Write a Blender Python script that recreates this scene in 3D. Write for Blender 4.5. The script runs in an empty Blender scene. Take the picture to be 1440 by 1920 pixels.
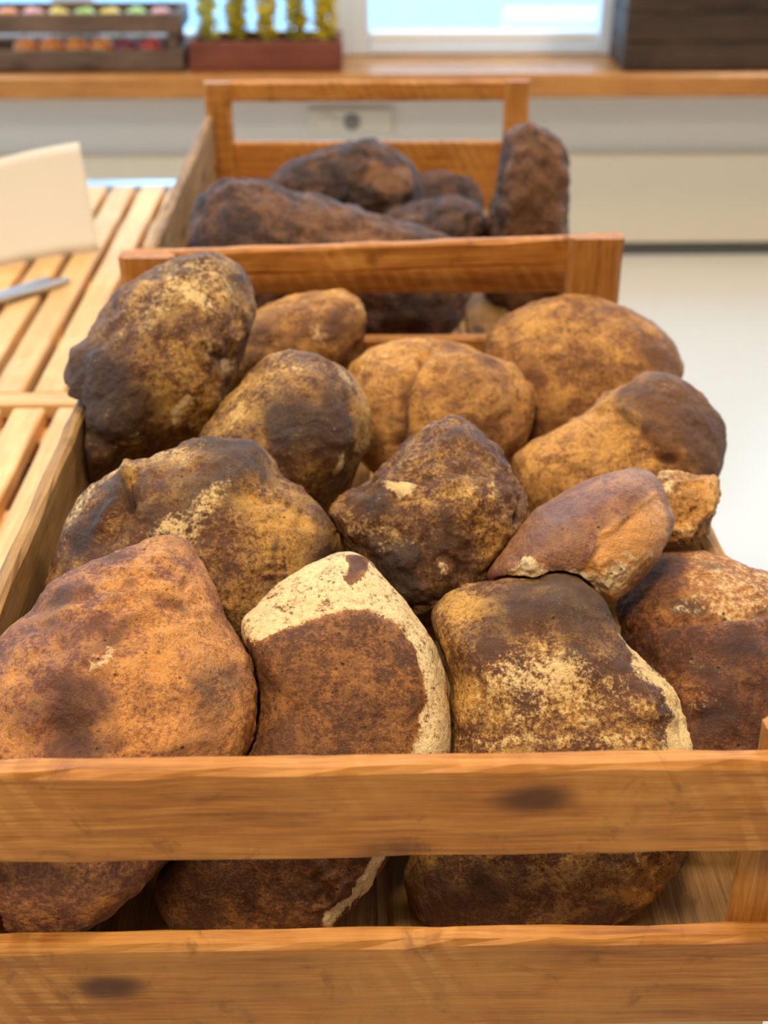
import bpy, bmesh, math, random
import numpy as np
from mathutils import Vector, Matrix

# ------------------------------------------------------------------ camera, world, lights
SC = bpy.context.scene
C = SC.collection
F = 2300.0                                   # focal length in pixels of the 1440x1920 frame
PITCH = math.atan(1369.0 / F)                # the crates' vanishing point lies 1369 px above the centre
YAW = math.atan(48 * math.cos(PITCH) / F)
CAMZ = 1.06
cd = bpy.data.cameras.new('camera'); cam = bpy.data.objects.new('camera', cd); C.objects.link(cam)
cd.sensor_fit = 'VERTICAL'; cd.sensor_height = 36.0; cd.sensor_width = 27.0
cd.lens = F / 1920 * 36.0
cam.location = (0, 0, CAMZ)
cam.rotation_euler = (math.pi / 2 - PITCH, 0, -YAW)
cd.clip_start = 0.02; cd.clip_end = 100
cd.dof.use_dof = True; cd.dof.focus_distance = 0.575; cd.dof.aperture_fstop = 8.3
SC.camera = cam
SC.view_settings.view_transform = 'Standard'; SC.view_settings.look = 'None'
SC.view_settings.gamma = 1.0; SC.view_settings.use_curve_mapping = False
SC.view_settings.exposure = -0.1

w = bpy.data.worlds.new('world'); SC.world = w; w.use_nodes = True
wn = w.node_tree.nodes; wl = w.node_tree.links
bgn = wn['Background']; bgn.inputs['Color'].default_value = (0.40, 0.69, 1.0, 1); bgn.inputs['Strength'].default_value = 4.4

def area(name, loc, rot, sx, sy, power, col, portal=False):
    d = bpy.data.lights.new(name, 'AREA'); d.shape = 'RECTANGLE'; d.size = sx; d.size_y = sy
    d.energy = power; d.color = col
    o = bpy.data.objects.new(name, d); C.objects.link(o); o.location = loc; o.rotation_euler = rot
    if portal: d.cycles.is_portal = True
    return o
WARM = (1.0, 0.80, 0.56)
area('unseen_ceiling_lamp', (-0.35, -0.55, 2.72), (0, 0, 0), 0.4, 0.4, 42, WARM)
area('unseen_ceiling_lamp', (0.15, 1.0, 2.72), (0, 0, 0), 0.4, 0.4, 24, WARM)
area('unseen_ceiling_lamp', (-1.6, 2.1, 2.72), (0, 0, 0), 0.4, 0.4, 26, WARM)  # unseen, added near the back wall to brighten it
area('unseen_ceiling_lamp', (1.6, 2.1, 2.72), (0, 0, 0), 0.4, 0.4, 34, WARM)  # second unseen light added to lift the back wall
area('window_portal', (0, 3.22, 1.35), (-math.pi / 2, 0, 0), 4.4, 1.75, 1, (1, 1, 1), True)
area('window_portal', (-2.98, 1.4, 1.35), (0, -math.pi / 2, 0), 1.6, 2.2, 1, (1, 1, 1), True)

# ------------------------------------------------------------------ helpers
Rc = cam.rotation_euler.to_matrix()
CX, CY, CZ = Rc.col[0].copy(), Rc.col[1].copy(), Rc.col[2].copy()
O = Vector((0, 0, CAMZ))
def ray(px, py): return (CX * ((px - 720) / F) + CY * ((960 - py) / F) - CZ)
def at(px, py, Y): d = ray(px, py); return O + d * (Y / d.y)
def atz(px, py, z): d = ray(px, py); return O + d * ((z - CAMZ) / d.z)

def link(name, me, mat=None, parent=None):
    o = bpy.data.objects.new(name, me); C.objects.link(o)
    if mat is not None and not me.materials: me.materials.append(mat)
    if parent is not None: o.parent = parent
    return o
def empty(name, loc, rz=0):
    o = bpy.data.objects.new(name, None); C.objects.link(o); o.location = loc; o.rotation_euler = (0, 0, rz); o.empty_display_size = .05
    return o
def tag(o, label=None, cat=None, group=None, kind=None):
    if label: o['label'] = label
    if cat: o['category'] = cat
    if group: o['group'] = group
    if kind: o['kind'] = kind
    return o
def smooth(me):
    me.polygons.foreach_set('use_smooth', [True] * len(me.polygons)); me.update()
def box_mesh(name, sx, sy, sz, bev=0.0, seg=1):
    bm = bmesh.new(); bmesh.ops.create_cube(bm, size=1)
    bmesh.ops.scale(bm, vec=(sx, sy, sz), verts=bm.verts)
    if bev: bmesh.ops.bevel(bm, geom=bm.edges[:], offset=bev, segments=seg, affect='EDGES', profile=.6)
    me = bpy.data.meshes.new(name); bm.to_mesh(me); bm.free(); return me
def box(name, lo, hi, mat, parent=None, bev=0.0):
    lo, hi = Vector(lo), Vector(hi); s = hi - lo
    o = link(name, box_mesh(name, s.x, s.y, s.z, bev), mat, parent); o.location = (lo + hi) / 2
    return o

# numpy gradient noise
_rng = np.random.RandomState(7)
_perm = np.concatenate([_rng.permutation(256)] * 3)
_g = _rng.normal(size=(256, 3)); _g /= np.linalg.norm(_g, axis=1)[:, None]
def noise(p):
    i = np.floor(p).astype(int); f = p - i; i &= 255
    u = f * f * f * (f * (f * 6 - 15) + 10)
    r = 0
    for dx in (0, 1):
        for dy in (0, 1):
            for dz in (0, 1):
                h = _perm[_perm[_perm[(i[:, 0] + dx) & 255] + ((i[:, 1] + dy) & 255)] + ((i[:, 2] + dz) & 255)]
                g = _g[h]
                d = g[:, 0] * (f[:, 0] - dx) + g[:, 1] * (f[:, 1] - dy) + g[:, 2] * (f[:, 2] - dz)
                wx = u[:, 0] if dx else 1 - u[:, 0]; wy = u[:, 1] if dy else 1 - u[:, 1]; wz = u[:, 2] if dz else 1 - u[:, 2]
                r = r + d * wx * wy * wz
    return r * 1.5
def fbm(p, n=4):
    r = 0; a = 1
    for k in range(n): r = r + a * noise(p * 2 ** k + 17.3 * k); a *= .5
    return r

# ------------------------------------------------------------------ materials
def newmat(name):
    m = bpy.data.materials.new(name); m.use_nodes = True
    nt = m.node_tree; b = nt.nodes['Principled BSDF']
    return m, nt, b
class N:
    def __init__(s, nt): s.nt = nt
    def n(s, t, **kw):
        x = s.nt.nodes.new(t)
        for k, v in kw.items(): setattr(x, k, v)
        return x
    def val(s, sock, v):
        if hasattr(v, 'is_output') or isinstance(v, bpy.types.NodeSocket): s.nt.links.new(v, sock)
        else: sock.default_value = v
    def math(s, op, a, b=0.0, clamp=False):
        x = s.n('ShaderNodeMath', operation=op); x.use_clamp = clamp; s.val(x.inputs[0], a); s.val(x.inputs[1], b); return x.outputs[0]
    def mix(s, f, a, b, mode='MIX'):
        x = s.n('ShaderNodeMix', data_type='RGBA', blend_type=mode); s.val(x.inputs[0], f); s.val(x.inputs[6], a); s.val(x.inputs[7], b); return x.outputs[2]
    def noise(s, vec, scale, detail=4, rough=.55, dist=0.0):
        x = s.n('ShaderNodeTexNoise'); s.val(x.inputs['Vector'], vec); s.val(x.inputs['Scale'], scale); s.val(x.inputs['Detail'], detail); s.val(x.inputs['Roughness'], rough); s.val(x.inputs['Distortion'], dist); return x.outputs['Fac']
    def step(s, v, lo, hi):
        x = s.n('ShaderNodeMapRange', interpolation_type='SMOOTHSTEP'); s.val(x.inputs[0], v); s.val(x.inputs[1], lo); s.val(x.inputs[2], hi); return x.outputs[0]
    def ramp(s, f, stops):
        x = s.n('ShaderNodeValToRGB'); e = x.color_ramp.elements
        while len(e) < len(stops): e.new(.5)
        for q, (p, c) in zip(e, stops): q.position = p; q.color = (*c, 1)
        s.val(x.inputs[0], f); return x.outputs[0]
    def obj(s, rnd=1.0, scale=(1, 1, 1)):
        t = s.n('ShaderNodeTexCoord'); oi = s.n('ShaderNodeObjectInfo')
        m = s.n('ShaderNodeMapping'); s.val(m.inputs['Vector'], t.outputs['Object']); m.inputs['Scale'].default_value = scale
        a = s.n('ShaderNodeVectorMath', operation='ADD'); s.val(a.inputs[0], m.outputs[0])
        q = s.math('MULTIPLY', oi.outputs['Random'], 37.0 * rnd)
        cb = s.n('ShaderNodeCombineXYZ'); s.val(cb.inputs[0], q); s.val(cb.inputs[1], q); s.val(cb.inputs[2], q)
        s.val(a.inputs[1], cb.outputs[0]); return a.outputs[0], oi.outputs['Random']
    def bump(s, h, strength, dist, b, prev=None):
        x = s.n('ShaderNodeBump'); x.inputs['Strength'].default_value = strength; x.inputs['Distance'].default_value = dist
        s.val(x.inputs['Height'], h)
        if prev is not None: s.val(x.inputs['Normal'], prev)
        if b is not None: s.val(b.inputs['Normal'], x.outputs[0])
        return x.outputs[0]
def lin(r, g, b):
    f = lambda v: (v / 255 / 12.92) if v <= 10 else ((v / 255 + .055) / 1.055) ** 2.4
    return (f(r), f(g), f(b))
def plain(name, col, rough=.6, spec=.4, metal=0.0, var=.08, vs=20, bump=0.0):
    m, nt, b = newmat(name); k = N(nt); v, r = k.obj()
    n = k.noise(v, vs, 4)
    c = k.mix(n, tuple(x * (1 - var) for x in col) + (1,), tuple(min(1, x * (1 + var)) for x in col) + (1,))
    k.val(b.inputs['Base Color'], c); b.inputs['Roughness'].default_value = rough; b.inputs['Specular IOR Level'].default_value = spec; b.inputs['Metallic'].default_value = metal
    if bump: k.bump(n, bump, .002, b)
    return m
def wood(name, base, dark, light, stain=.35, rough=.62, saw=0.0, scale=1.0, spec=.35):
    """grain along local X; stains, knots and saw marks"""
    m, nt, b = newmat(name); k = N(nt)
    v, rnd = k.obj(scale=(1, 1, 1))
    t = k.n('ShaderNodeMapping'); k.val(t.inputs['Vector'], v); t.inputs['Scale'].default_value = (9 * scale, 160 * scale, 160 * scale)
    g = k.noise(t.outputs[0], 1.0, 6, .62, .6)
    t2 = k.n('ShaderNodeMapping'); k.val(t2.inputs['Vector'], v); t2.inputs['Scale'].default_value = (22 * scale, 700 * scale, 700 * scale)
    g2 = k.noise(t2.outputs[0], 1.0, 5, .66)
    big = k.noise(v, 16 * scale, 5, .6, .4)
    gg = k.math('ADD', k.math('MULTIPLY', g, .5), k.math('MULTIPLY', g2, .5))
    c = k.ramp(gg, [(.34, dark), (.5, base), (.66, light)])
    c = k.mix(k.math('MULTIPLY', k.step(big, .42, .72), .55), c, (*light, 1))
    blot = k.noise(v, 38 * scale, 5, .65, .8)
    c = k.mix(k.math('MULTIPLY', k.step(blot, .56, .72), stain), c, (dark[0] * .5, dark[1] * .42, dark[2] * .4, 1))
    vo = k.n('ShaderNodeTexVoronoi'); t3 = k.n('ShaderNodeMapping'); k.val(t3.inputs['Vector'], v); t3.inputs['Scale'].default_value = (10 * scale, 22 * scale, 22 * scale)
    k.val(vo.inputs['Vector'], t3.outputs[0]); vo.inputs['Scale'].default_value = 1.0
    c = k.mix(k.math('MULTIPLY', k.math('SUBTRACT', 1.0, k.step(k.math('ADD', vo.outputs['Distance'], k.math('MULTIPLY', big, .12)), .14, .30)), stain * 1.8, True), c, (dark[0] * .35, dark[1] * .3, dark[2] * .3, 1))
    if saw:
        t4 = k.n('ShaderNodeMapping'); k.val(t4.inputs['Vector'], v); t4.inputs['Rotation'].default_value = (0, math.radians(28), 0)
        wv = k.n('ShaderNodeTexWave'); k.val(wv.inputs['Vector'], t4.outputs[0]); wv.inputs['Scale'].default_value = 26; wv.inputs['Distortion'].default_value = 2.2; wv.inputs['Detail'].default_value = 3; wv.inputs['Detail Scale'].default_value = 2.0
        msk = k.math('MULTIPLY', k.step(k.noise(v, 9, 3), .45, .62), k.step(g2, .35, .6))
        c = k.mix(k.math('MULTIPLY', k.math('MULTIPLY', k.step(wv.outputs['Fac'], .45, .9), msk), saw), c, (min(1, light[0] * 1.25), min(1, light[1] * 1.35), min(1, light[2] * 1.6), 1))
    br = k.math('ADD', .88, k.math('MULTIPLY', rnd, .24))
    hs = k.n('ShaderNodeHueSaturation'); k.val(hs.inputs['Value'], br); k.val(hs.inputs['Color'], c)
    k.val(b.inputs['Base Color'], hs.outputs[0])
    k.val(b.inputs['Roughness'], k.math('ADD', rough - .1, k.math('MULTIPLY', g, .2))); b.inputs['Specular IOR Level'].default_value = spec
    p = k.bump(gg, .5, .0012, None); k.bump(big, .25, .002, b, p)
    return m

M = {}
M['crate'] = wood('crate_wood', lin(180, 114, 45), lin(134, 78, 27), lin(210, 149, 73), saw=.45, stain=.5, rough=.52)
M['crate_edge'] = M['crate']
M['crate_in'] = wood('crate_side_wood', lin(152, 112, 62), lin(100, 68, 34), lin(186, 146, 92), stain=.45)
M['slat'] = wood('pine_slat', lin(234, 184, 120), lin(214, 156, 92), lin(244, 206, 150), stain=.06, rough=.5)
M['under'] = wood('under_board', lin(150, 98, 50), lin(112, 70, 34), lin(180, 122, 68), stain=.2)
M['sill'] = wood('sill_wood', lin(188, 122, 54), lin(150, 90, 36), lin(212, 148, 74), stain=.1, rough=.26, spec=.6, scale=.4)
M['grey_crate'] = wood('weathered_crate', lin(98, 74, 56), lin(66, 48, 36), lin(128, 100, 78), stain=.3, scale=.5)
M['dark_crate'] = wood('dark_crate_wood', lin(62, 44, 30), lin(40, 28, 20), lin(84, 60, 42), stain=.3, scale=.5)
M['red_box'] = wood('red_planter_wood', lin(118, 58, 38), lin(92, 42, 26), lin(140, 74, 50), stain=.1, scale=.5)
M['wall'] = plain('wall_paint', (.76, .735, .68), .7, .3, 0, .03)
M['wall_far'] = plain('dark_unseen_wall', (.24, .17, .11), .7, .3, 0, .1)  # unseen wall behind the camera, darkened to cut bounce light
M['panel'] = plain('wall_band_beige', (.76, .68, .53), .6, .3, 0, .03)
M['plug'] = plain('wall_socket_cream', (.74, .70, .58), .45, .4)
M['plughole'] = plain('wall_socket_grey', (.22, .22, .21), .5, .4)
M['floor'] = plain('floor_vinyl', (.70, .66, .59), .26, .5, 0, .04, 3)
M['ceil'] = plain('ceiling_paint', (.8, .78, .74), .8, .2, 0, .02)
M['frame'] = plain('window_frame_daylight_tint', (.74, .83, .96), .4, .5, 0, .03)  # white frame; bluish daylight glare put into its base colour
M['bead'] = plain('window_bead_white', (.86, .88, .90), .5, .4, 0, .03)
M['paper'] = plain('paper_card', (.84, .79, .70), .8, .2, 0, .015, 8)
M['steel'] = plain('brushed_steel', (.52, .58, .68), .3, .5, .85, .05)
M['dark_line'] = plain('skirting_seal_dark', (.10, .10, .09), .6, .3)
M['pave'] = plain('street_paving', (.44, .56, .66), .8, .2, 0, .06, 4)
M['kerb'] = plain('white_stone', (.85, .87, .88), .8, .2, 0, .04)
M['bluecar'] = plain('blue_paint', (.08, .24, .62), .4, .4)
def glassmat():
    m, nt, b = newmat('window_glass'); nt.nodes.remove(b); k = N(nt)
    tr = k.n('ShaderNodeBsdfTransparent'); gl = k.n('ShaderNodeBsdfGlossy'); gl.inputs['Roughness'].default_value = .02
    mx = k.n('ShaderNodeMixShader'); mx.inputs[0].default_value = .06
    nt.links.new(tr.outputs[0], mx.inputs[1]); nt.links.new(gl.outputs[0], mx.inputs[2])
    nt.links.new(mx.outputs[0], nt.nodes['Material Output'].inputs['Surface']); return m
M['glass'] = glassmat()

# ------------------------------------------------------------------ the room
WY = 3.10                                    # inner face of the window wall
SILLZ = at(700, 140, 2.95).z; SILLB = at(700, 186, 2.95).z
def struct(o): o['kind'] = 'structure'; return o
XL, XR, YB, ZT = -3.0, 4.2, -4.0, 2.8
struct(box('floor', (XL, YB, -.1), (XR, WY + .2, 0), M['floor']))
struct(box('ceiling', (XL - .2, YB - .2, ZT), (XR + .2, WY + .2, ZT + .1), M['ceil']))
struct(box('wall_right', (XR, YB, 0), (XR + .2, WY + .2, ZT), M['wall']))
struct(box('wall_front', (XL, YB - .2, 0), (XR, YB, ZT), M['wall_far']))
wb = struct(box('wall_back', (XL, WY, 0), (XR, WY + .2, SILLB), M['wall']))
struct(box('wall_back_upper', (XL, WY, 2.25), (XR, WY + .2, ZT), M['wall']))
# wall on the left with an unseen window opening, added for cool side light
struct(box('wall_left', (XL - .2, YB - .2, 0), (XL, WY + .2, .55), M['wall']))
struct(box('wall_left_upper', (XL - .2, YB - .2, 2.15), (XL, WY + .2, ZT), M['wall']))
struct(box('wall_left_pier', (XL - .2, YB - .2, .55), (XL, .3, 2.15), M['wall']))
struct(box('wall_left_pier_far', (XL - .2, 2.5, .55), (XL, WY + .2, 2.15), M['wall']))
PZ = at(1300, 285, WY).z
struct(box('wall_band_back', (XL, WY - .03, .035), (XR, WY, PZ), M['panel'], bev=.004))  # raised beige band along the lower back wall
struct(box('trim_1', (XL, WY - .02, 0), (XR, WY, .035), M['dark_line']))
sl = struct(box('window_sill', (XL, 2.95, SILLB), (XR, WY + .2, SILLZ), M['sill'], bev=.008))
sl['label'] = 'orange-brown wooden window sill across the back wall'
# window frames and panes along the sill
def window(n, x0, x1):
    r = empty('window_%d' % n, ((x0 + x1) / 2, WY + .12, SILLZ)); r['kind'] = 'structure'
    def p(nm, lo, hi, m, bev=.004):
        o = box(nm, lo, hi, m, None, bev); o.parent = r; o.location -= r.location; return o
    t = .05; y0, y1 = WY + .08, WY + .15
    p('frame_jamb', (x0, y0, SILLZ), (x0 + t, y1, 2.25), M['frame']); p('frame_jamb', (x1 - t, y0, SILLZ), (x1, y1, 2.25), M['frame'])
    p('frame_rail', (x0 + t, y0, SILLZ), (x1 - t, y1, SILLZ + .022), M['frame']); p('frame_rail', (x0 + t, y0, 2.17), (x1 - t, y1, 2.25), M['frame'])
    p('glazing_bead', (x0 + t, y0 + .01, SILLZ + .022), (x1 - t, y1 - .01, SILLZ + .052), M['bead'])
    p('pane', (x0 + t, y0 + .03, SILLZ + .052), (x1 - t, y0 + .036, 2.17), M['glass'], 0)
wx = [at(q, 100, WY + .1).x for q in (340, 655, 1155)]
step_w = wx[2] - wx[1]
window(1, wx[1], wx[2]); window(2, wx[0] - .25, wx[1]); window(3, wx[2], wx[2] + step_w); window(4, wx[0] - .25 - step_w, wx[0] - .25)
window(5, wx[2] + step_w, XR); window(6, XL, wx[0] - .25 - step_w)
wl6 = empty('window_7', (XL - .1, 1.4, .55)); wl6['kind'] = 'structure'
for nm, lo, hi in (('frame_jamb', (XL - .13, .3, .55), (XL - .07, .36, 2.15)), ('frame_jamb', (XL - .13, 2.44, .55), (XL - .07, 2.5, 2.15)), ('frame_rail', (XL - .13, .36, .55), (XL - .07, 2.44, .61)), ('frame_rail', (XL - .13, .36, 2.09), (XL - .07, 2.44, 2.15)), ('mullion', (XL - .13, 1.37, .61), (XL - .07, 1.43, 2.09))):
    o = box(nm, lo, hi, M['frame'], None, .004); o.parent = wl6; o.location -= wl6.location
# outside the window
struct(box('street_ground', (-14, WY + .25, -.25), (14, 30, -.15), M['pave']))
k = box('kerb_stone', at(690, 0, 7.5).to_tuple()[:1] + (7.0, -.15), (at(1000, 0, 7.5).x, 7.35, -.02), M['kerb'], bev=.02); k.location.x += .75
tag(k, 'pale stone kerb outside the middle window pane', 'kerb')
# socket on the wall
a = at(577, 203, WY); b2 = at(735, 250, WY)
so = empty('wall_socket', ((a.x + b2.x) / 2, WY, (a.z + b2.z) / 2)); tag(so, 'cream double wall socket plate below the window sill', 'wall socket')
sw, sh = abs(b2.x - a.x), abs(a.z - b2.z)
o = link('plate', box_mesh('plate', sw, .012, sh, .004, 2), M['plug'], so); o.location = (0, -.006, 0)
for sx in (-.27, .02):
    bm = bmesh.new(); bmesh.ops.create_cone(bm, cap_ends=True, segments=24, radius1=.021, radius2=.019, depth=.006)
    me = bpy.data.meshes.new('socket_face'); bm.to_mesh(me); bm.free()
    f = link('socket_face', me, M['plughole'] if sx > 0 else M['plug'], so); f.rotation_euler = (math.pi / 2, 0, 0); f.location = (sx * sw, -.014, 0)

# ------------------------------------------------------------------ boards, crates, table
def plank(name, lx, ly, lz, loc, mat, parent=None, rot=(0, 0, 0), seed=0, jit=.0012, ch=.0018, sag=0.0, seg=None):
    """worn board along local X: chamfered section swept with small irregularities"""
    seg = seg or max(2, int(lx / .02)); rs = np.random.RandomState(seed + 3)
    prof = [(-1, -1, 1, 0), (-1, -1, 0, 1), (-1, 1, 0, -1), (-1, 1, 1, 0), (1, 1, -1, 0), (1, 1, 0, -1), (1, -1, 0, 1), (1, -1, -1, 0)]
    vs = []; fs = []
    for i in range(seg + 1):
        x = -lx / 2 + lx * i / seg
        cc = ch * (1 + .7 * rs.rand(8)); j = (rs.rand(8, 2) - .5) * jit
        for q, (sy, sz, dy, dz) in enumerate(prof):
            vs.append((x, sy * ly / 2 + dy * cc[q] + j[q, 0], sz * lz / 2 + dz * cc[q] + j[q, 1] - sag * (1 - (2 * i / seg - 1) ** 2)))
    for i in range(seg):
        for q in range(8):
            a, b_ = i * 8 + q, i * 8 + (q + 1) % 8
            fs.append((a, a + 8, b_ + 8, b_))
    fs.append(tuple(range(8))); fs.append(tuple(range(seg * 8 + 7, seg * 8 - 1, -1)))
    me = bpy.data.meshes.new(name); me.from_pydata(vs, [], fs); me.update()
    bm = bmesh.new(); bm.from_mesh(me); bmesh.ops.recalc_face_normals(bm, faces=bm.faces[:]); bm.to_mesh(me); bm.free()
    o = link(name, me, mat, parent); o.location = loc; o.rotation_euler = rot
    return o

TOPZ = CAMZ - .318                            # top of the crate ends
TZ = CAMZ - .485                               # slatted table top
FL = TZ + .012                                # crate floor
PI2 = math.pi / 2
def crate(name, x0, x1, y0, y1, label, front, rear, side_z, post_f, post_r, seed, skew=0.0):
    """front/rear: list of (ztop, zbottom, dz_right); side boards below side_z"""
    r = empty(name, ((x0 + x1) / 2, (y0 + y1) / 2, TZ)); tag(r, label, 'crate')
    L = Vector(r.location); t = .011; W = x1 - x0; xm = (x0 + x1) / 2
    def P(nm, lx, ly, lz, loc, m='crate', rot=(0, 0, 0), **kw):
        nonlocal seed; seed += 1
        return plank(nm, lx, ly, lz, Vector(loc) - L, M[m], r, rot, seed, **kw)
    for (zt, zb, dz) in front: P('end_rail', W + skew, t, zt - zb, (xm + skew / 2, y0 + t / 2, (zt + zb) / 2 + dz / 2), rot=(0, -math.atan2(dz, W), 0))
    for (zt, zb, dz) in rear: P('end_rail', W, t, zt - zb, (xm, y1 - t / 2, (zt + zb) / 2 + dz / 2), rot=(0, -math.atan2(dz, W), 0))
    PT = .013
    for (pw, yy, tops) in ((post_f, y0 + t + PT / 2 + .0005, (front[0][0] + .001, front[0][0] + .005)), (post_r, y1 - t - PT / 2 - .0005, (rear[0][0] + .001, rear[0][0] + rear[0][2] + .002))):
        for sx, px, tz in ((-1, x0 + pw[0] / 2, tops[0]), (1, x1 - pw[1] / 2 + (skew if yy < (y0 + y1) / 2 else 0), tops[1])):
            P('corner_post', tz - TZ, pw[0 if sx < 0 else 1] - .001, PT, (px, yy, (tz + TZ) / 2), rot=(0, -PI2, PI2), ch=.003)
    yl = y1 - y0 - 2 * t - 2 * PT - .0012
    for sx, xx in ((-1, x0 + t / 2), (1, x1 - t / 2)):
        zt = side_z[0 if sx < 0 else 1]
        n = max(1, round((zt - TZ) / .075)); h = (zt - TZ) / n
        for i in range(n): P('side_board', yl, t - .001, h - .004, (xx + (skew / 2 if sx > 0 else 0), (y0 + y1) / 2, TZ + h * (i + .5)), 'crate_in', (0, 0, PI2 + (math.atan2(skew, y1 - y0) if sx > 0 else 0)))
    nb = 4
    for i in range(nb):
        wbd = (W - 2 * t) / nb
        P('bottom_board', yl, wbd - .006, .009, (x0 + t + wbd * (i + .5), (y0 + y1) / 2, TZ + .0065), 'crate_in', (0, 0, PI2))
    return r
X0, X1, Y0, Y1 = -.193, .207, .355, .956
crate('bread_crate', X0, X1, Y0, Y1, 'worn wooden crate in the foreground piled with brown loaves',
      [(TOPZ - .0095, TOPZ - .058, .001), (TOPZ - .108, TZ + .002, 0)],
      [(TOPZ - .004, TOPZ - .026, .012), (TOPZ - .078, TZ + .002, 0)], (CAMZ - .352, CAMZ - .395), (.032, .067), (.045, .045), 10, skew=.018)
crate('bread_crate', X0 - .001, X1 + .002, .985, 1.585, 'wooden crate of dark loaves standing behind the front crate',
      [(TOPZ - .022, TOPZ - .054, 0), (TOPZ - .100, TZ + .002, 0)],
      [(TOPZ, TOPZ - .024, 0), (TOPZ - .074, TZ + .002, 0)], (CAMZ - .352, CAMZ - .42), (.036, .036), (.034, .032), 60)
def table(name, x0, x1, y0, y1, label, gx, pitch, gap, frontrail, seed):
    r = empty(name, ((x0 + x1) / 2, (y0 + y1) / 2, 0)); tag(r, label, 'table'); L = Vector(r.location)
    P = lambda nm, lx, ly, lz, loc, m, rot=(0, 0, 0), s=0: plank(nm, lx, ly, lz, Vector(loc) - L, M[m], r, rot, s, jit=.0006, ch=.0015, seg=12)
    t = .016; x = gx
    while x - pitch > x0: x -= pitch
    ya = y0 + (.026 if frontrail else 0); i = 0
    while x < x1 - .01:
        a, b_ = x + gap / 2, min(x + pitch - gap / 2, x1)
        P('slat', y1 - ya, b_ - a, t, ((a + b_) / 2, (ya + y1) / 2, TZ - t / 2), 'slat', (0, 0, PI2), seed + i); x += pitch; i += 1
    if frontrail: P('cross_rail', x1 - x0, .025, t, ((x0 + x1) / 2, y0 + .0125, TZ - t / 2), 'slat', (0, 0, 0), seed + 90)
    n = 5
    for i in range(n):
        yy = y0 + .02 + (y1 - y0 - .04) * i / (n - 1)
        P('batten', x1 - x0, .03, .022, ((x0 + x1) / 2, yy, TZ - t - .0115), 'slat', (0, 0, 0), seed + 100 + i)
    P('under_board', x1 - x0, y1 - y0, .012, ((x0 + x1) / 2, (y0 + y1) / 2, TZ - .075), 'under', (0, 0, 0), seed + 120)
    for sx in (x0 + .03, x1 - .03):
        for sy in (y0 + .03, y1 - .03):
            P('leg', TZ - .082, .045, .045, (sx, sy, (TZ - .082) / 2), 'slat', (0, -PI2, 0), seed + 130)
    return r
table('slatted_table', -.64, .19, .375, 1.003, 'pine slatted table under the front bread crate', -.282, .0397, .0115, False, 200)
tb = table('slatted_table', -.64, .19, 1.012, 1.708, 'pine slatted table under the rear crate, holding the paper card', -.272, .0397, .0098, True, 400)
e = plank('end_strip', .83, .034, .008, (-.225 - tb.location.x, 1.727 - tb.location.y, TZ - .004), M['steel'], tb, seed=5, jit=0, seg=4)
e['label'] = 'bluish steel strip along the far table edge'

# ------------------------------------------------------------------ bread
def crust(name, brown, gold, dark, flour, fine=.5, sheen=.35, rough=.62, patch=1.0):
    m, nt, b = newmat(name); k = N(nt)
    v, rnd = k.obj()
    at_ = k.n('ShaderNodeAttribute'); at_.attribute_name = 'mask'
    sp = k.n('ShaderNodeSeparateColor'); k.val(sp.inputs[0], at_.outputs['Color'])
    R, G, B = sp.outputs
    n0 = k.noise(v, 26, 4, .55, .8)
    n5 = k.noise(v, 42, 5, .6, 1.0)
    n1 = k.noise(v, 75, 6, .62, .6)
    n2 = k.noise(v, 330, 5, .68, .3)
    n3 = k.noise(v, 1100, 3, .6)
    s = lambda n, a: k.math('MULTIPLY', k.math('SUBTRACT', n, .5), a)
    n4 = k.noise(v, 640, 4, .7)
    g = k.math('ADD', B, k.math('ADD', s(n1, 2.0 * patch), k.math('ADD', k.math('ADD', s(n2, 3.8 * fine), s(n4, 3.8 * fine)), s(n0, 1.7 * patch))))
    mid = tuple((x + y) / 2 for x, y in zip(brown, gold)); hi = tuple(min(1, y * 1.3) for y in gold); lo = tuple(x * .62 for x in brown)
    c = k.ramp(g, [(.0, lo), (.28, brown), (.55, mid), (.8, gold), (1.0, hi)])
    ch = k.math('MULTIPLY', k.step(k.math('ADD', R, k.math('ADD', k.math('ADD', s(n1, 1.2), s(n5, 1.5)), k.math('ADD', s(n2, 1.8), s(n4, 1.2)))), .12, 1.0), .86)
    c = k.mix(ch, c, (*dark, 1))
    fl = k.step(k.math('ADD', G, k.math('ADD', k.math('ADD', s(n2, 1.4), s(n4, .9)), s(n1, 1.1))), .24, .72)
    fl = k.math('MULTIPLY', fl, k.math('ADD', .72, k.math('MULTIPLY', n3, .4)), True)
    c = k.mix(fl, c, (*flour, 1))
    vo = k.n('ShaderNodeTexVoronoi'); k.val(vo.inputs['Vector'], v); vo.inputs['Scale'].default_value = 150; vo.inputs['Randomness'].default_value = 1
    pore = k.math('MULTIPLY', k.math('SUBTRACT', 1.0, k.step(vo.outputs['Distance'], .06, .16)), k.step(n1, .49, .60))
    c = k.mix(k.math('MULTIPLY', pore, .75), c, tuple(x * .45 for x in dark) + (1,))
    gr = k.math('ADD', .62, k.math('MULTIPLY', n3, .76))
    hs = k.n('ShaderNodeHueSaturation'); k.val(hs.inputs['Value'], gr); k.val(hs.inputs['Color'], c)
    k.val(b.inputs['Base Color'], hs.outputs[0])
    k.val(b.inputs['Roughness'], k.math('ADD', rough - .12, k.math('ADD', k.math('MULTIPLY', n2, .2), k.math('MULTIPLY', fl, .25)))); b.inputs['Specular IOR Level'].default_value = sheen
    h = k.math('ADD', k.math('MULTIPLY', n2, 1.0), k.math('ADD', k.math('MULTIPLY', n3, .35), k.math('MULTIPLY', pore, -.9)))
    p = k.bump(n1, .45, .004, None); k.bump(h, .8, .0018, b, p)
    return m

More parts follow.
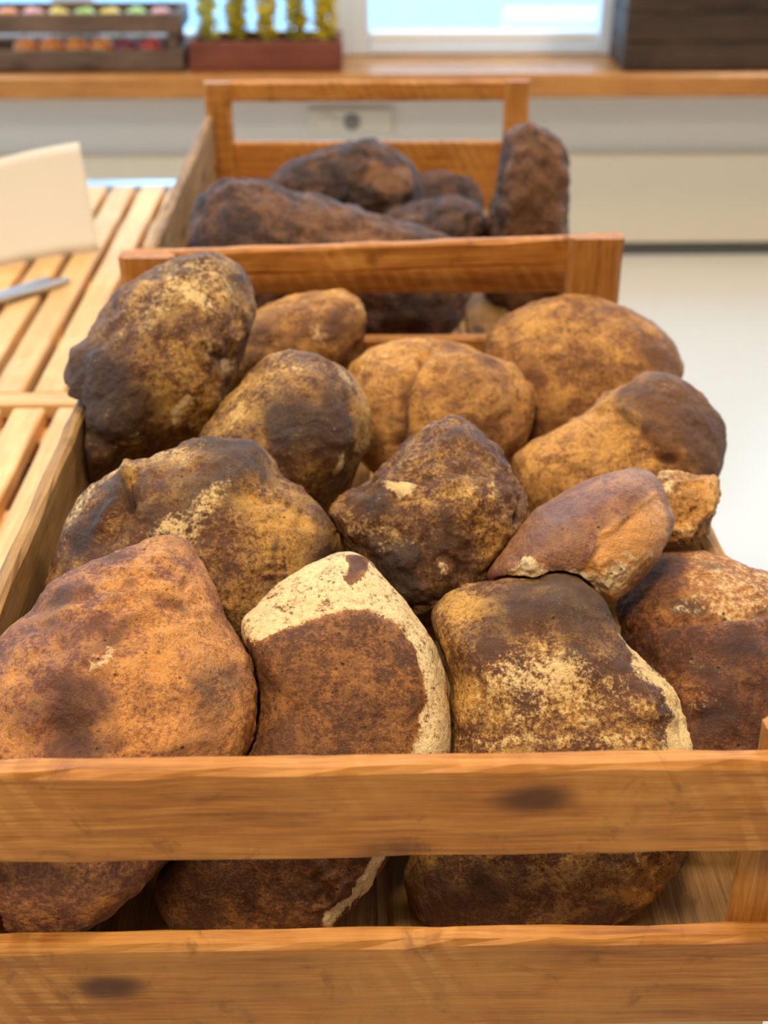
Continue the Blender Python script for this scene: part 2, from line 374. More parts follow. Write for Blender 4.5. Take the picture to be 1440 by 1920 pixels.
def smoothstep(x, a, b_): t = np.clip((x - a) / (b_ - a), 0, 1); return t * t * (3 - 2 * t)
def ell(P, x, y, rx, ry, ang):
    a = math.radians(ang); dx, dy = P[:, 0] - x, P[:, 1] - y
    u = (dx * math.cos(a) + dy * math.sin(a)) / rx; v = (-dx * math.sin(a) + dy * math.cos(a)) / ry
    return np.exp(-(u * u + v * v) ** 1.3 * .9)
def polydist(P, pts, closed):
    pts = np.array(pts, float); n = len(pts); d = np.full(len(P), 1e9); ins = np.zeros(len(P), bool)
    for i in range(n if closed else n - 1):
        a, b_ = pts[i], pts[(i + 1) % n]; e_ = b_ - a
        t = np.clip(((P - a) @ e_) / max(e_ @ e_, 1e-9), 0, 1)
        d = np.minimum(d, np.linalg.norm(P - a - t[:, None] * e_, axis=1))
        if closed:
            c = ((a[1] > P[:, 1]) != (b_[1] > P[:, 1])) & (P[:, 0] < (b_[0] - a[0]) * (P[:, 1] - a[1]) / (b_[1] - a[1] + 1e-12) + a[0]); ins ^= c
    return np.where(ins, d, -d) if closed else d
LOAVES = []
BOX1 = dict(x=(X0 + .0125, X1 - .0125), y=(Y0 + .0125, Y1 - .013), zl=CAMZ - .348, zr=CAMZ - .391, zf=TOPZ - .006, zb=TOPZ + .012, pf=.0335, pg=.0505, sk=.018, pr=.0465)
BOX2 = dict(x=(X0 + .0115, X1 - .0105), y=(.9975, 1.572), zl=CAMZ - .348, zr=CAMZ - .416, zf=TOPZ - .018, zb=TOPZ + .006, pf=.0375, pg=.0375, sk=0.0, pr=.0355)
def softmin(v, lo, s): d_ = v - lo; return np.where(d_ < s, lo + s * np.exp(np.minimum((d_ - s) / s, 0)), v)
def inside_crate(p, b_):
    """the loaf gives way where it is pressed against the boards of its crate"""
    p = p.copy(); x, y, z = p.T
    y = np.where(z < b_['zf'] + .004, softmin(y, b_['y'][0], .004), y)
    y = np.where(z < b_['zb'] + .004, -softmin(-y, -b_['y'][1], .004), y)
    x = np.where(z < b_['zl'] + .003, softmin(x, b_['x'][0], .004), x)
    xr_ = b_['x'][1] + b_['sk'] * np.clip((b_['y'][1] - y) / (b_['y'][1] - b_['y'][0]), 0, 1)
    x = np.where(z < b_['zr'] + .003, -softmin(-x, -xr_, .004), x)
    xa_, xb_ = b_['x'][0] - .0125, b_['x'][1] + .0125
    nf = (x < xa_ + b_['pf']) | (x > xb_ - b_['pg']); nr_ = (x < xa_ + b_['pr']) | (x > xb_ - b_['pr'])
    y = np.where(nf & (z < b_['zf'] + .01), softmin(y, b_['y'][0] + .0145, .004), y)
    y = np.where(nr_ & (z < b_['zb'] + .008), -softmin(-y, -b_['y'][1] + .0145, .004), y)
    z = softmin(z, FL + .003, .006)
    return np.stack([x, y, z], 1)
def loaf(label, poly, ctr, Y, tf, tb, lean, mat, feats=(), base=(0, 0, .5), lump=.0035, seed=1, nphi=300, nth=130, p=2.2, name='bread_loaf', sway=0.0, rough=1.0, group='loaves in the front crate', cat='bread'):
    """A loaf: its outline as measured in the photograph at its own distance, given a rounded body tf deep in front and tb behind its middle plane, leaning back by `lean`.  feats are bumps, creases and crust colours on it, some with painted shade."""
    c = at(ctr[0], ctr[1], Y); d = (c - O).normalized()
    W_ = -d; U = Vector((0, 0, 1)).cross(W_).normalized(); V = W_.cross(U)
    dist = (c - O).length
    def loc(px, py):
        r = ray(px, py); q = O + r * (dist / r.dot(d)) - c; return q.dot(U), q.dot(V)
    q = np.array([loc(*t) for t in poly])
    ang = np.arctan2(q[:, 1], q[:, 0]); rad = np.hypot(q[:, 0], q[:, 1]); od = np.argsort(ang); ang, rad = ang[od], rad[od]
    ph = np.linspace(-math.pi, math.pi, nphi, endpoint=False)
    # interpolate the outline itself (not the radius), then smooth a little
    A = np.concatenate([ang - 2 * math.pi, ang, ang + 2 * math.pi]); Rr = np.concatenate([rad] * 3)
    xs, ys = Rr * np.cos(A), Rr * np.sin(A)
    dens = np.linspace(0, len(A) - 1, 4000); dx = np.interp(dens, np.arange(len(A)), xs); dy = np.interp(dens, np.arange(len(A)), ys)
    da = np.interp(dens, np.arange(len(A)), A); dang = np.unwrap(np.arctan2(dy, dx)); dang += round((da[2000] - dang[2000]) / (2 * math.pi)) * 2 * math.pi
    oo = np.argsort(dang); R = np.interp(ph, dang[oo], np.hypot(dx, dy)[oo])
    ker = np.exp(-np.linspace(-2, 2, 13) ** 2); ker /= ker.sum()
    R = np.convolve(np.concatenate([R[-6:], R, R[:6]]), ker, 'valid')
    th = np.linspace(0, 1, nth + 1)[1:-1]
    th = th * math.pi; rho = np.abs(np.sin(th)) ** (2 / p); ww = np.sign(np.cos(th)) * np.abs(np.cos(th)) ** (2 / p)
    # even rings
    RHO, PH = np.meshgrid(rho, ph, indexing='ij'); WW = np.repeat(ww[:, None], nphi, 1)
    u = (RHO * R[None] * np.cos(PH)).ravel(); v = (RHO * R[None] * np.sin(PH)).ravel(); wn_ = WW.ravel()
    u = np.concatenate([u, [0, 0]]); v = np.concatenate([v, [0, 0]]); wn_ = np.concatenate([wn_, [1, -1]])
    wz = np.where(wn_ > 0, wn_ * tf, wn_ * tb) - lean * v + sway * u
    pts = np.stack([u, v, wz], 1)
    # photo coordinates of the middle-plane point, for placing features
    ppx = np.empty((len(u), 2))
    Un, Vn, cn = np.array(U), np.array(V), np.array(c)
    wp = cn + u[:, None] * Un + v[:, None] * Vn - np.array(O); Cm = np.array([CX, CY, -CZ])
    cc = wp @ Cm.T; ppx[:, 0] = 720 + F * cc[:, 0] / cc[:, 2]; ppx[:, 1] = 960 - F * cc[:, 1] / cc[:, 2]
    front = smoothstep(wn_, -.25, .15)
    # faces
    nr = nth - 1; i = np.arange(nr - 1)[:, None]; j = np.arange(nphi)[None]; j2 = (j + 1) % nphi
    quads = np.stack([i * nphi + j, (i + 1) * nphi + j, (i + 1) * nphi + j2, i * nphi + j2], -1).reshape(-1, 4)
    top, bot = nr * nphi, nr * nphi + 1
    t1 = np.stack([np.full(nphi, top), np.arange(nphi), (np.arange(nphi) + 1) % nphi], 1)
    l0 = (nr - 1) * nphi; t2 = np.stack([np.full(nphi, bot), l0 + (np.arange(nphi) + 1) % nphi, l0 + np.arange(nphi)], 1)
    faces = [tuple(x) for x in quads.tolist()] + [tuple(x) for x in t1.tolist()] + [tuple(x) for x in t2.tolist()]
    # normals of the smooth body
    G = pts[:top].reshape(nr, nphi, 3)
    du = np.roll(G, -1, 1) - np.roll(G, 1, 1); dv = np.empty_like(G); dv[1:-1] = G[2:] - G[:-2]; dv[0] = G[1] - pts[top]; dv[-1] = pts[bot] - G[-2]
    nrm = np.cross(dv, du).reshape(-1, 3); nrm = np.concatenate([nrm, [[0, 0, 1], [0, 0, -1]]]); nrm /= np.linalg.norm(nrm, axis=1)[:, None] + 1e-12
    if (nrm[:top] * pts[:top]).sum() < 0: nrm[:top] *= -1
    so_ = np.array([seed * 3.1, seed * 1.7, seed * .9])
    P3 = pts + so_
    h = lump * fbm(P3 * 17, 3) + lump * .45 * rough * fbm(P3 * 75 + 5, 3) + .00035 * rough * fbm(P3 * 330, 2)
    # shallow pits
    pit = noise(P3 * 52 + 9); h -= .0017 * rough * smoothstep(pit, .42, .8)
    warp = np.stack([fbm(P3 * 45 + 31, 3), fbm(P3 * 45 + 57, 3)], 1) * 16
    Q = ppx + warp; Qs = ppx + warp * .35
    mk = np.tile(np.array(base, float), (len(u), 1))
    for f in feats:
        t = f[0]
        if t in 'dfg': mk[:, 'dfg'.index(t)] += f[6] * ell(Q, *f[1:6]) * front
        elif t in ('D', 'Fl', 'Go'):
            mk[:, ('D', 'Fl', 'Go').index(t)] += f[3] * smoothstep(polydist(Q, f[1], True), -f[2], f[2]) * front
        elif t == 'b': h += f[6] * .001 * ell(Qs, *f[1:6]) * front
        elif t == 's': h += f[3] * .001 * smoothstep(polydist(Qs, f[1], True), -f[2], f[2]) * front
        elif t == 'c':
            dd = polydist(Qs, f[1], False); h += f[3] * .001 * np.exp(-(dd / f[2]) ** 2) * front
        elif t == 'cd':  # dark line in the crust colour; over grooves it paints their shade
            dd = polydist(Q, f[1], False); mk[:, 0] += f[3] * np.exp(-(dd / f[2]) ** 2) * front
        elif t == 'cf':
            dd = polydist(Q, f[1], False); mk[:, 1] += f[3] * np.exp(-(dd / f[2]) ** 2) * front
        elif t == 'w':    # wrinkles: (x,y,rx,ry,ang, wavelength px, angle, height)
            a = math.radians(f[7]); ph_ = (Qs[:, 0] * math.cos(a) + Qs[:, 1] * math.sin(a)) / f[6] + 1.5 * fbm(P3 * 30, 2)
            h += f[8] * .001 * np.sin(ph_ * 2 * math.pi) * ell(Qs, *f[1:6]) * front
        elif t == 'n':    # torn, rough crumb
            h += f[6] * .001 * fbm(P3 * 130, 4) * ell(Q, *f[1:6]) * front
    pts = pts + nrm * h[:, None]
    Mb = np.array([Un, Vn, np.array(W_)])
    wpt = pts @ Mb + cn
    bx = BOX2 if Y > .97 else BOX1
    if .58 < Y and tb > .04:              # the hidden back of the loaf reaches down into the pile
        sag = max(0.0, wpt[:, 2].min() - (FL + .012)); wpt[:, 2] -= sag * smoothstep(-wn_, 0.0, .85)
    wpt = inside_crate(wpt, bx)
    pts = (wpt - cn) @ Mb.T
    me = bpy.data.meshes.new(name); me.from_pydata(pts.tolist(), [], faces)
    ca = me.attributes.new('mask', 'FLOAT_COLOR', 'POINT')
    ca.data.foreach_set('color', np.concatenate([np.clip(mk, -1, 2), np.ones((len(u), 1))], 1).astype(np.float32).ravel())
    me.update(); smooth(me)
    o = link(name, me, mat)
    Mx = Matrix((U, V, W_)).transposed().to_4x4(); Mx.translation = c; o.matrix_world = Mx
    tag(o, label, cat, group); LOAVES.append(o)
    return o

BR = lin
CR = {
 'pink':   crust('crust_reddish', BR(140, 88, 62), BR(198, 136, 72), BR(80, 54, 46), BR(240, 208, 156)),
 'gold':   crust('crust_golden', BR(142, 90, 42), BR(202, 146, 72), BR(84, 52, 34), BR(242, 212, 158)),
 'brown':  crust('crust_brown', BR(110, 69, 39), BR(188, 140, 68), BR(66, 49, 41), BR(236, 202, 142)),
 'deep':   crust('crust_deep', BR(104, 60, 35), BR(166, 108, 52), BR(64, 45, 39), BR(236, 206, 150)),
 'floury': crust('crust_floury', BR(108, 66, 34), BR(162, 106, 50), BR(78, 48, 38), BR(246, 220, 166)),
 'smooth': crust('crust_smooth', BR(130, 78, 52), BR(196, 136, 70), BR(90, 58, 48), BR(240, 210, 158), fine=.3, sheen=.6, rough=.44, patch=.6),
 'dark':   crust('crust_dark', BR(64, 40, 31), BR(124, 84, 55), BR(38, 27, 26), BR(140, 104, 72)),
}
# front row ------------------------------------------------------------
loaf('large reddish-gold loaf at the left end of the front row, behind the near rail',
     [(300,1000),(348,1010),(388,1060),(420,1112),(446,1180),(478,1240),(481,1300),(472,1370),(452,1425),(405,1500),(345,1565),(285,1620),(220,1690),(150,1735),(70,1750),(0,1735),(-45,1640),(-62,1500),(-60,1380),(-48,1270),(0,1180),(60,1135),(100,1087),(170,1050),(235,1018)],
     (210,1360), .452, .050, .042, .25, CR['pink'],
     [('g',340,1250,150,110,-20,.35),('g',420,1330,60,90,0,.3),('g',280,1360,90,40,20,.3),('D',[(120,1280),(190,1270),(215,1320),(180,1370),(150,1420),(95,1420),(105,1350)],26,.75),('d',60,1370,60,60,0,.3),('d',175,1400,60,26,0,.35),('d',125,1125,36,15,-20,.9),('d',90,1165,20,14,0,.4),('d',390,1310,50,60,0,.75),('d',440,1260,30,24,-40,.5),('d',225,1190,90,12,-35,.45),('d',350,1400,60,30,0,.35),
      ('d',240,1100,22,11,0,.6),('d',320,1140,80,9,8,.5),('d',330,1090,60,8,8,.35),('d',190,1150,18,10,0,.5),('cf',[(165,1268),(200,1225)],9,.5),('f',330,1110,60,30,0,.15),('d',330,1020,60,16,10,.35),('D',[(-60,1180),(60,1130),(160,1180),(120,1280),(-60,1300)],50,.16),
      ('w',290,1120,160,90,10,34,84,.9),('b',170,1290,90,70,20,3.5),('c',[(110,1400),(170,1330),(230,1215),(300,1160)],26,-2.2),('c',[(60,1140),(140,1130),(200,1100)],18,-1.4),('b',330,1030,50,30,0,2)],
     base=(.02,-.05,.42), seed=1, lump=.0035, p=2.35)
loaf('flour-dusted loaf with a smooth brown patch, in the front row',
     [(655,1018),(690,1035),(735,1090),(775,1145),(815,1205),(838,1270),(849,1340),(846,1415),(815,1490),(765,1560),(705,1625),(660,1690),(610,1745),(540,1762),(430,1755),(340,1735),(300,1690),(296,1625),(345,1568),(404,1502),(450,1425),(468,1370),(477,1300),(472,1240),(446,1165),(500,1105),(580,1050)],
     (610,1370), .467, .042, .036, .22, CR['floury'],
     [('Fl',[(655,1005),(700,1030),(860,1230),(870,1430),(700,1640),(590,1760),(610,1700),(690,1600),(760,1420),(785,1320),(778,1225),(745,1185),(690,1165),(620,1165),(545,1185),(480,1220),(430,1200),(430,1140),(540,1060)],12,1.2),('Go',[(655,1005),(700,1030),(860,1230),(870,1430),(700,1640),(590,1760),(610,1700),(690,1600),(760,1420),(785,1320),(778,1225),(745,1185),(690,1165),(620,1165),(545,1185),(480,1220),(430,1200),(430,1140),(540,1060)],12,.65),
      ('d',660,1080,30,14,-55,.75),('d',680,1055,26,12,20,.7),('cd',[(655,1025),(690,1040)],10,.4),('Fl',[(645,1095),(660,1060),(655,1040),(700,1045),(685,1075),(662,1105)],6,-1.8),
      ('s',[(480,1230),(545,1190),(620,1168),(690,1168),(745,1188),(775,1230),(782,1320),(755,1430),(620,1600),(480,1600),(450,1400)],7,1.3),
      ('d',600,1300,40,30,0,.2),('d',520,1340,60,90,0,.25),('g',620,1280,110,80,-20,.1),('w',560,1130,120,60,-20,16,70,.35),('n',640,1660,60,90,25,3.0),('f',650,1670,50,80,25,.3)],
     base=(.05,-.55,.25), seed=2, lump=.0025, rough=.6)
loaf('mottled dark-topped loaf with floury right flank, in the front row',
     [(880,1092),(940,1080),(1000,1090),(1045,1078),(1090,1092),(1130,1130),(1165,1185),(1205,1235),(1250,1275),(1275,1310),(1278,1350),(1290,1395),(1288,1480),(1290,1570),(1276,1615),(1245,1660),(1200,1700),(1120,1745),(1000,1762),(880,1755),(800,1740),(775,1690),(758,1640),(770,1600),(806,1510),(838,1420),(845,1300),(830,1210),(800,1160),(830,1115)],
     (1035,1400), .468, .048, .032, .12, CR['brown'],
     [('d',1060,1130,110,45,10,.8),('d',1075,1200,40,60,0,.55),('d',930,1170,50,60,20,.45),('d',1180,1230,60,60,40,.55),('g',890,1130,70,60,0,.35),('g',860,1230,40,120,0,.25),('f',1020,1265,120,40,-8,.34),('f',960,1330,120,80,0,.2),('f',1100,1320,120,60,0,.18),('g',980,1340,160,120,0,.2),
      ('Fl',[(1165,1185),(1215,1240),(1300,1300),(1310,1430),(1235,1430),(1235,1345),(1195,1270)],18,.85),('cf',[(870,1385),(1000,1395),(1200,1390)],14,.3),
      ('D',[(750,1600),(1300,1600),(1300,1760),(750,1760)],30,.25),('n',1250,1330,40,90,-20,2.5),('n',1230,1640,60,60,0,3),('g',1200,1650,60,30,-30,.5),('b',1050,1140,90,50,0,3),('c',[(890,1110),(870,1200),(850,1290)],20,-1.5),('d',940,1650,40,60,0,.3),('d',820,1650,60,40,0,.2)],  # dark band across the lower loaf paints the shade behind the rail
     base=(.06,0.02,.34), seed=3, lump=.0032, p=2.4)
loaf('loaf with a pale split top and dark belly, at the right of the front row',
     [(1225,1030),(1290,1022),(1355,1030),(1400,1048),(1450,1066),(1490,1110),(1505,1200),(1505,1330),(1490,1430),(1440,1500),(1380,1520),(1290,1520),(1230,1420),(1200,1300),(1165,1180),(1148,1130),(1180,1080)],
     (1355,1270), .526, .046, .04, .45, CR['deep'],
     [('Fl',[(1285,1015),(1600,1050),(1600,1150),(1400,1160),(1330,1165),(1280,1160),(1240,1168),(1290,1110),(1293,1060)],16,.46),('Go',[(1285,1015),(1600,1050),(1600,1150),(1400,1160),(1330,1165),(1280,1160),(1240,1168),(1290,1110),(1293,1060)],16,.6),('g',1400,1110,130,50,5,.3),('g',1230,1150,70,30,-15,.5),('d',1250,1080,40,36,0,.6),('d',1335,1065,22,8,10,.7),('d',1290,1145,36,16,0,.8),
      ('c',[(1180,1188),(1230,1178),(1330,1168),(1440,1150),(1520,1145)],9,-3.2),('s',[(1150,1185),(1240,1178),(1440,1155),(1600,1140),(1600,1700),(1150,1700)],10,2.0),('cd',[(1345,1160),(1440,1145)],6,.7),('d',1385,1225,42,26,15,.75),('d',1320,1260,40,18,20,.6),('d',1350,1350,40,40,20,.65),('d',1430,1340,36,60,-20,.35),
      ('b',1385,1225,45,28,15,2),('b',1340,1310,60,50,40,3),('c',[(1385,1300),(1410,1340),(1425,1400)],16,-2.5),('f',1335,1245,40,30,0,.22),('f',1335,1330,40,40,0,.22)],
     base=(.08,-.12,.22), seed=4, lump=.003)
# second row -----------------------------------------------------------
loaf('wide dark loaf with a lifted burnt crust flap, behind the reddish loaf',
     [(440,813),(480,822),(510,845),(530,885),(575,918),(608,950),(625,985),(628,1020),(615,1090),(590,1150),(530,1200),(430,1225),(300,1225),(180,1200),(110,1160),(88,1100),(95,1040),(112,985),(150,930),(200,890),(250,862),(310,845),(370,818)],
     (350,1010), .588, .048, .045, .28, CR['brown'],
     [('D',[(240,905),(255,880),(330,850),(440,815),(500,840),(510,900),(430,960),(300,1000),(240,1010)],30,.35),('D',[(240,885),(243,900),(205,980),(180,1010),(135,1035),(150,1000),(200,930)],9,1.1),('c',[(243,882),(225,940),(195,990)],10,3.8),('c',[(258,900),(245,960),(215,1005)],12,-3.4),
      ('cd',[(243,905),(246,940)],5,1.5),('c',[(244,900),(246,945)],5,-7),('d',420,830,70,22,5,.6),('d',430,880,40,30,0,.5),('f',190,905,70,20,-35,.42),('f',330,855,60,16,-15,.4),('f',360,960,90,26,-35,.42),('f',340,1000,40,20,0,.3),('g',505,970,85,80,20,.55),('g',300,870,120,30,-20,.35),('f',130,960,20,60,20,.25),
      ('n',520,980,70,80,20,1.6),('w',500,1060,40,60,10,15,80,.35),('c',[(465,935),(520,945),(560,980)],8,-2),('cd',[(500,1000),(500,1060),(490,1100)],8,.6),('d',600,1010,30,60,0,.5),('b',480,870,60,60,0,3),('c',[(512,850),(470,920),(455,1000)],26,-2.2),('d',180,1080,80,80,0,.15)],
     base=(.12,.0,.3), seed=5, lump=.0034)
loaf('knobbly pear-shaped loaf with a white flour spot, in the middle of the pile',
     [(855,779),(885,790),(915,825),(948,860),(975,900),(988,940),(985,985),(972,1030),(938,1078),(905,1120),(860,1150),(800,1160),(740,1150),(690,1110),(664,1060),(640,1012),(620,966),(640,925),(690,890),(720,855),(760,828),(800,797)],
     (805,985), .612, .052, .045, .25, CR['brown'],
     [('f',765,922,22,9,-10,1.3),('f',735,925,14,7,20,.7),('d',715,950,22,30,25,.9),('b',725,940,34,44,20,4.5),('c',[(752,935),(735,960),(722,985)],7,-3),('d',745,1050,46,52,0,.95),('d',730,1090,50,40,0,.5),('g',870,950,80,50,0,.3),('f',880,940,70,30,-10,.22),('f',690,1000,60,40,0,.22),('d',825,980,22,18,0,.5),('d',840,1010,20,26,0,.4),
      ('b',835,1060,20,20,0,4.5),('c',[(812,1085),(812,1050),(835,1036),(856,1050),(860,1085)],5,-2.6),('f',832,1058,14,12,0,.5),('b',870,945,80,60,10,6),('c',[(775,905),(850,895),(915,910),(945,970),(940,1030)],12,-2.0),('cd',[(965,945),(958,970)],6,1.2),('c',[(967,940),(956,975)],6,-5),('f',955,880,14,12,40,.5),
      ('d',900,810,60,24,20,.2),('b',820,975,24,16,0,3),('c',[(800,1000),(795,1060),(800,1080)],8,-1.6),('cd',[(660,935),(690,900)],7,.6),('c',[(650,945),(700,898)],8,-2),('d',850,1120,100,30,0,.35)],
     base=(.1,.02,.34), seed=6, lump=.0042, rough=1.3)
loaf('smooth oval loaf with torn pale crust along its lower edge, right of centre',
     [(1130,885),(1190,874),(1230,884),(1250,920),(1268,965),(1262,1010),(1240,1050),(1210,1085),(1180,1110),(1150,1132),(1110,1118),(1060,1112),(1000,1110),(950,1100),(912,1080),(940,1045),(970,995),(1000,950),(1060,915)],
     (1100,1010), .566, .040, .034, .35, CR['smooth'],
     [('D',[(912,1080),(970,990),(1060,915),(1190,874),(1230,884),(1240,910),(1180,950),(1120,1010),(1090,1060),(1000,1070),(930,1095)],22,.22),('Go',[(1265,950),(1265,1020),(1150,1135),(1060,1115),(1000,1080),(1095,1060),(1125,1005),(1180,960),(1240,925)],10,.75),('f',1150,1090,80,26,-25,.75),('f',985,1062,24,24,0,1.1),('f',1060,1078,70,16,5,1.0),
      ('n',1110,1085,90,28,-10,2.6),('n',985,1065,26,30,0,4),('s',[(1265,950),(1265,1020),(1150,1140),(1060,1125),(1000,1085),(1095,1065),(1125,1010),(1180,965),(1240,930)],6,-1.4),('c',[(1140,1000),(1165,970)],8,1.5),('d',990,960,20,40,30,.4),('d',1050,985,30,60,30,.25),('f',1185,1040,20,8,10,.6),('d',1180,1068,40,10,10,.4)],
     base=(.0,-.1,.38), seed=7, lump=.002, rough=.55)
loaf('broken bread end with exposed torn crumb, right of the smooth oval loaf',
     [(1240,886),(1280,888),(1310,895),(1340,902),(1352,925),(1345,965),(1330,1000),(1305,1025),(1270,1030),(1230,1020),(1205,980),(1205,930)],
     (1280,958), .628, .030, .018, .3, CR['gold'],
     [('s',[(1262,912),(1300,900),(1328,905),(1325,945),(1300,985),(1270,990),(1262,950)],5,-4.5),('D',[(1262,912),(1300,900),(1328,905),(1325,945),(1300,985),(1270,990),(1262,950)],6,.25),('c',[(1335,905),(1325,950),(1285,1000)],7,2.6),('c',[(1345,950),(1325,985),(1300,1015)],6,-3),('cd',[(1345,950),(1325,985),(1300,1015)],5,.6),('f',1250,905,30,20,0,.4),('f',1290,1005,30,20,0,.3),('n',1280,955,80,80,0,2.0)],
     base=(.0,.08,.7), seed=8, lump=.003, rough=1.6)
# third row ------------------------------------------------------------
loaf('tall blackened loaf leaning up at the back left of the pile',
     [(345,480),(400,476),(440,490),(468,520),(484,560),(478,610),(455,660),(432,715),(405,765),(378,800),(330,828),(280,842),(240,855),(200,895),(160,912),(125,905),(106,872),(108,830),(128,790),(128,740),(128,700),(140,665),(165,632),(185,590),(220,545),(280,510)],
     (295,690), .775, .058, .055, .15, CR['brown'],
     [('d',190,720,66,70,-60,1.0),('d',215,785,70,60,0,.55),('d',310,515,60,14,-15,.55),('d',300,600,60,30,-20,.3),('f',380,540,90,50,20,.36),('f',270,590,70,40,-45,.3),('f',335,765,10,26,15,1.2),('f',355,750,14,20,0,.5),('f',418,690,10,14,0,1.2),('f',390,660,14,8,40,.6),('f',380,580,30,12,30,.4),('f',250,825,32,22,10,.5),('g',390,560,100,70,20,.3),('g',350,760,60,70,0,.35),('d',150,850,60,50,0,.5),
      ('c',[(370,655),(410,675),(420,720),(405,770)],7,-2.6),('cd',[(375,655),(412,680),(418,720),(402,770)],5,.5),('c',[(128,790),(170,805),(220,825),(260,855)],14,-3.5),('c',[(148,665),(160,700),(140,740)],10,2.2),('c',[(165,690),(160,780),(190,830)],12,-2.0),('b',280,680,120,120,0,4),('n',250,830,36,24,10,2.5),('d',445,545,30,50,0,.3),('n',430,600,40,80,10,1.6),('cd',[(430,540),(452,520)],7,.5)],
     base=(.12,.02,.32), seed=9, lump=.004)
loaf('loaf with a round charcoal-dark bulge, right of the tall blackened loaf',
     [(545,656),(590,662),(630,680),(665,710),(683,745),(688,790),(680,840),(655,890),(630,925),(605,952),(540,960),(470,930),(400,900),(370,860),(368,820),(395,785),(430,735),(470,695),(505,668)],
     (545,805), .715, .052, .05, .2, CR['brown'],
     [('d',585,800,64,62,20,.95),('d',520,800,26,30,0,.9),('b',590,800,75,80,20,9),('c',[(590,680),(630,720),(655,770),(655,840)],9,2.2),('f',620,700,20,8,40,.4),('g',480,740,80,50,-40,.35),('f',455,760,70,30,-45,.28),('f',540,690,50,18,10,.3),('d',620,690,50,16,30,.3),('f',626,870,12,16,30,.9),('g',670,790,20,70,0,.5),('f',640,720,10,30,-30,.35),('d',640,900,40,40,0,.4),('c',[(640,760),(655,830),(640,890)],12,-2)],
     base=(.1,0,.34), seed=10, lump=.003)
loaf('golden round loaf split by a deep crack, at the back centre of the pile',
     [(690,655),(740,640),(800,636),(860,640),(900,655),(945,675),(975,700),(992,745),(985,790),(965,840),(930,880),(860,910),(780,900),(710,890),(665,850),(640,790),(640,720),(660,680)],
     (820,770), .81, .055, .05, .3, CR['gold'],
     [('c',[(800,660),(770,720),(762,770),(755,830)],8,-5),('cd',[(795,670),(770,720),(762,770),(756,830)],6,.7),('s',[(780,690),(830,668),(900,668),(960,690),(1000,750),(980,850),(900,920),(760,900),(765,780)],12,5),('g',740,680,80,50,0,.35),('f',720,665,70,16,-10,.3),('d',880,740,70,50,0,.25),('d',835,690,30,14,0,.35),('d',910,690,16,10,0,.5),('d',865,705,16,10,0,.4),('d',765,790,26,40,0,.45),('d',690,800,50,60,0,.35),('d',848,655,14,14,0,.5),('d',940,790,50,60,0,.25)],
     base=(.02,-.05,.52), seed=11, lump=.0028)
loaf('two-lobed loaf with a golden side and a dark brown cap, overhanging the right',
     [(1205,712),(1250,708),(1290,722),(1320,755),(1348,795),(1352,840),(1338,890),(1300,950),(1240,990),(1150,1010),(1060,990),(1000,960),(965,910),(958,860),(990,832),(1045,800),(1090,780),(1135,735)],
     (1160,860), .722, .048, .048, .3, CR['gold'],
     [('D',[(1150,790),(1165,740),(1215,705),(1260,705),(1360,790),(1360,880),(1320,920),(1260,880),(1240,850),(1200,810)],22,.8),('s',[(1120,770),(1165,735),(1215,700),(1260,700),(1365,790),(1365,880),(1320,930),(1240,880),(1210,830),(1165,785)],10,5),('c',[(1160,785),(1200,812),(1230,850),(1245,875)],7,-3),('cd',[(1205,810),(1235,815)],6,.7),('d',1238,862,14,8,30,1.0),('c',[(1228,858),(1250,868)],7,-4),('d',1330,820,50,60,0,.5),('d',1190,740,60,20,-20,.25),('g',1060,840,90,50,-20,.25),('f',1250,730,50,14,0,.2),('d',1100,870,90,30,-20,.2),('c',[(1080,790),(1140,800),(1180,790)],8,1.5)],
     base=(.02,-.08,.52), seed=12, lump=.003)
# back row -------------------------------------------------------------
loaf('small pale-ended loaf poking up between the tall loaf and the rear rail',
     [(600,545),(640,544),(672,560),(687,595),(684,640),(655,680),(600,710),(520,730),(440,730),(420,690),(440,640),(470,590),(520,562)],
     (560,635), .885, .045, .045, .2, CR['gold'],
     [('d',637,600,36,34,20,.75),('f',660,570,26,22,30,.35),('f',590,600,14,30,10,.3),('f',600,640,20,20,0,.3),('g',620,560,60,20,0,.3),('d',550,640,60,26,0,.45),('d',510,600,40,30,0,.2)],
     base=(.06,-.02,.45), seed=13, lump=.003, nphi=200, nth=90)
loaf('big smooth round golden-brown loaf at the back right of the pile',
     [(1000,565),(1060,552),(1120,554),(1180,572),(1230,600),(1268,640),(1282,690),(1278,740),(1255,790),(1200,850),(1120,890),(1040,880),(975,840),(935,780),(915,720),(905,670),(912,630),(950,590)],
     (1095,710), .870, .062, .045, .25, CR['gold'],
     [('d',985,750,70,60,0,.35),('d',960,820,60,60,0,.4),('d',1000,690,40,20,0,.2),('d',1180,600,40,20,20,.25),('d',1090,690,20,12,0,.35),('d',1150,700,16,10,0,.3),('d',1040,640,20,12,0,.3),('d',1240,690,40,60,0,.25),('d',1130,650,16,12,0,.3),('g',1010,600,60,20,-35,.2),('d',1200,650,24,14,0,.25)],
     base=(.04,-.12,.40), seed=14, lump=.0025, nphi=240, nth=110)
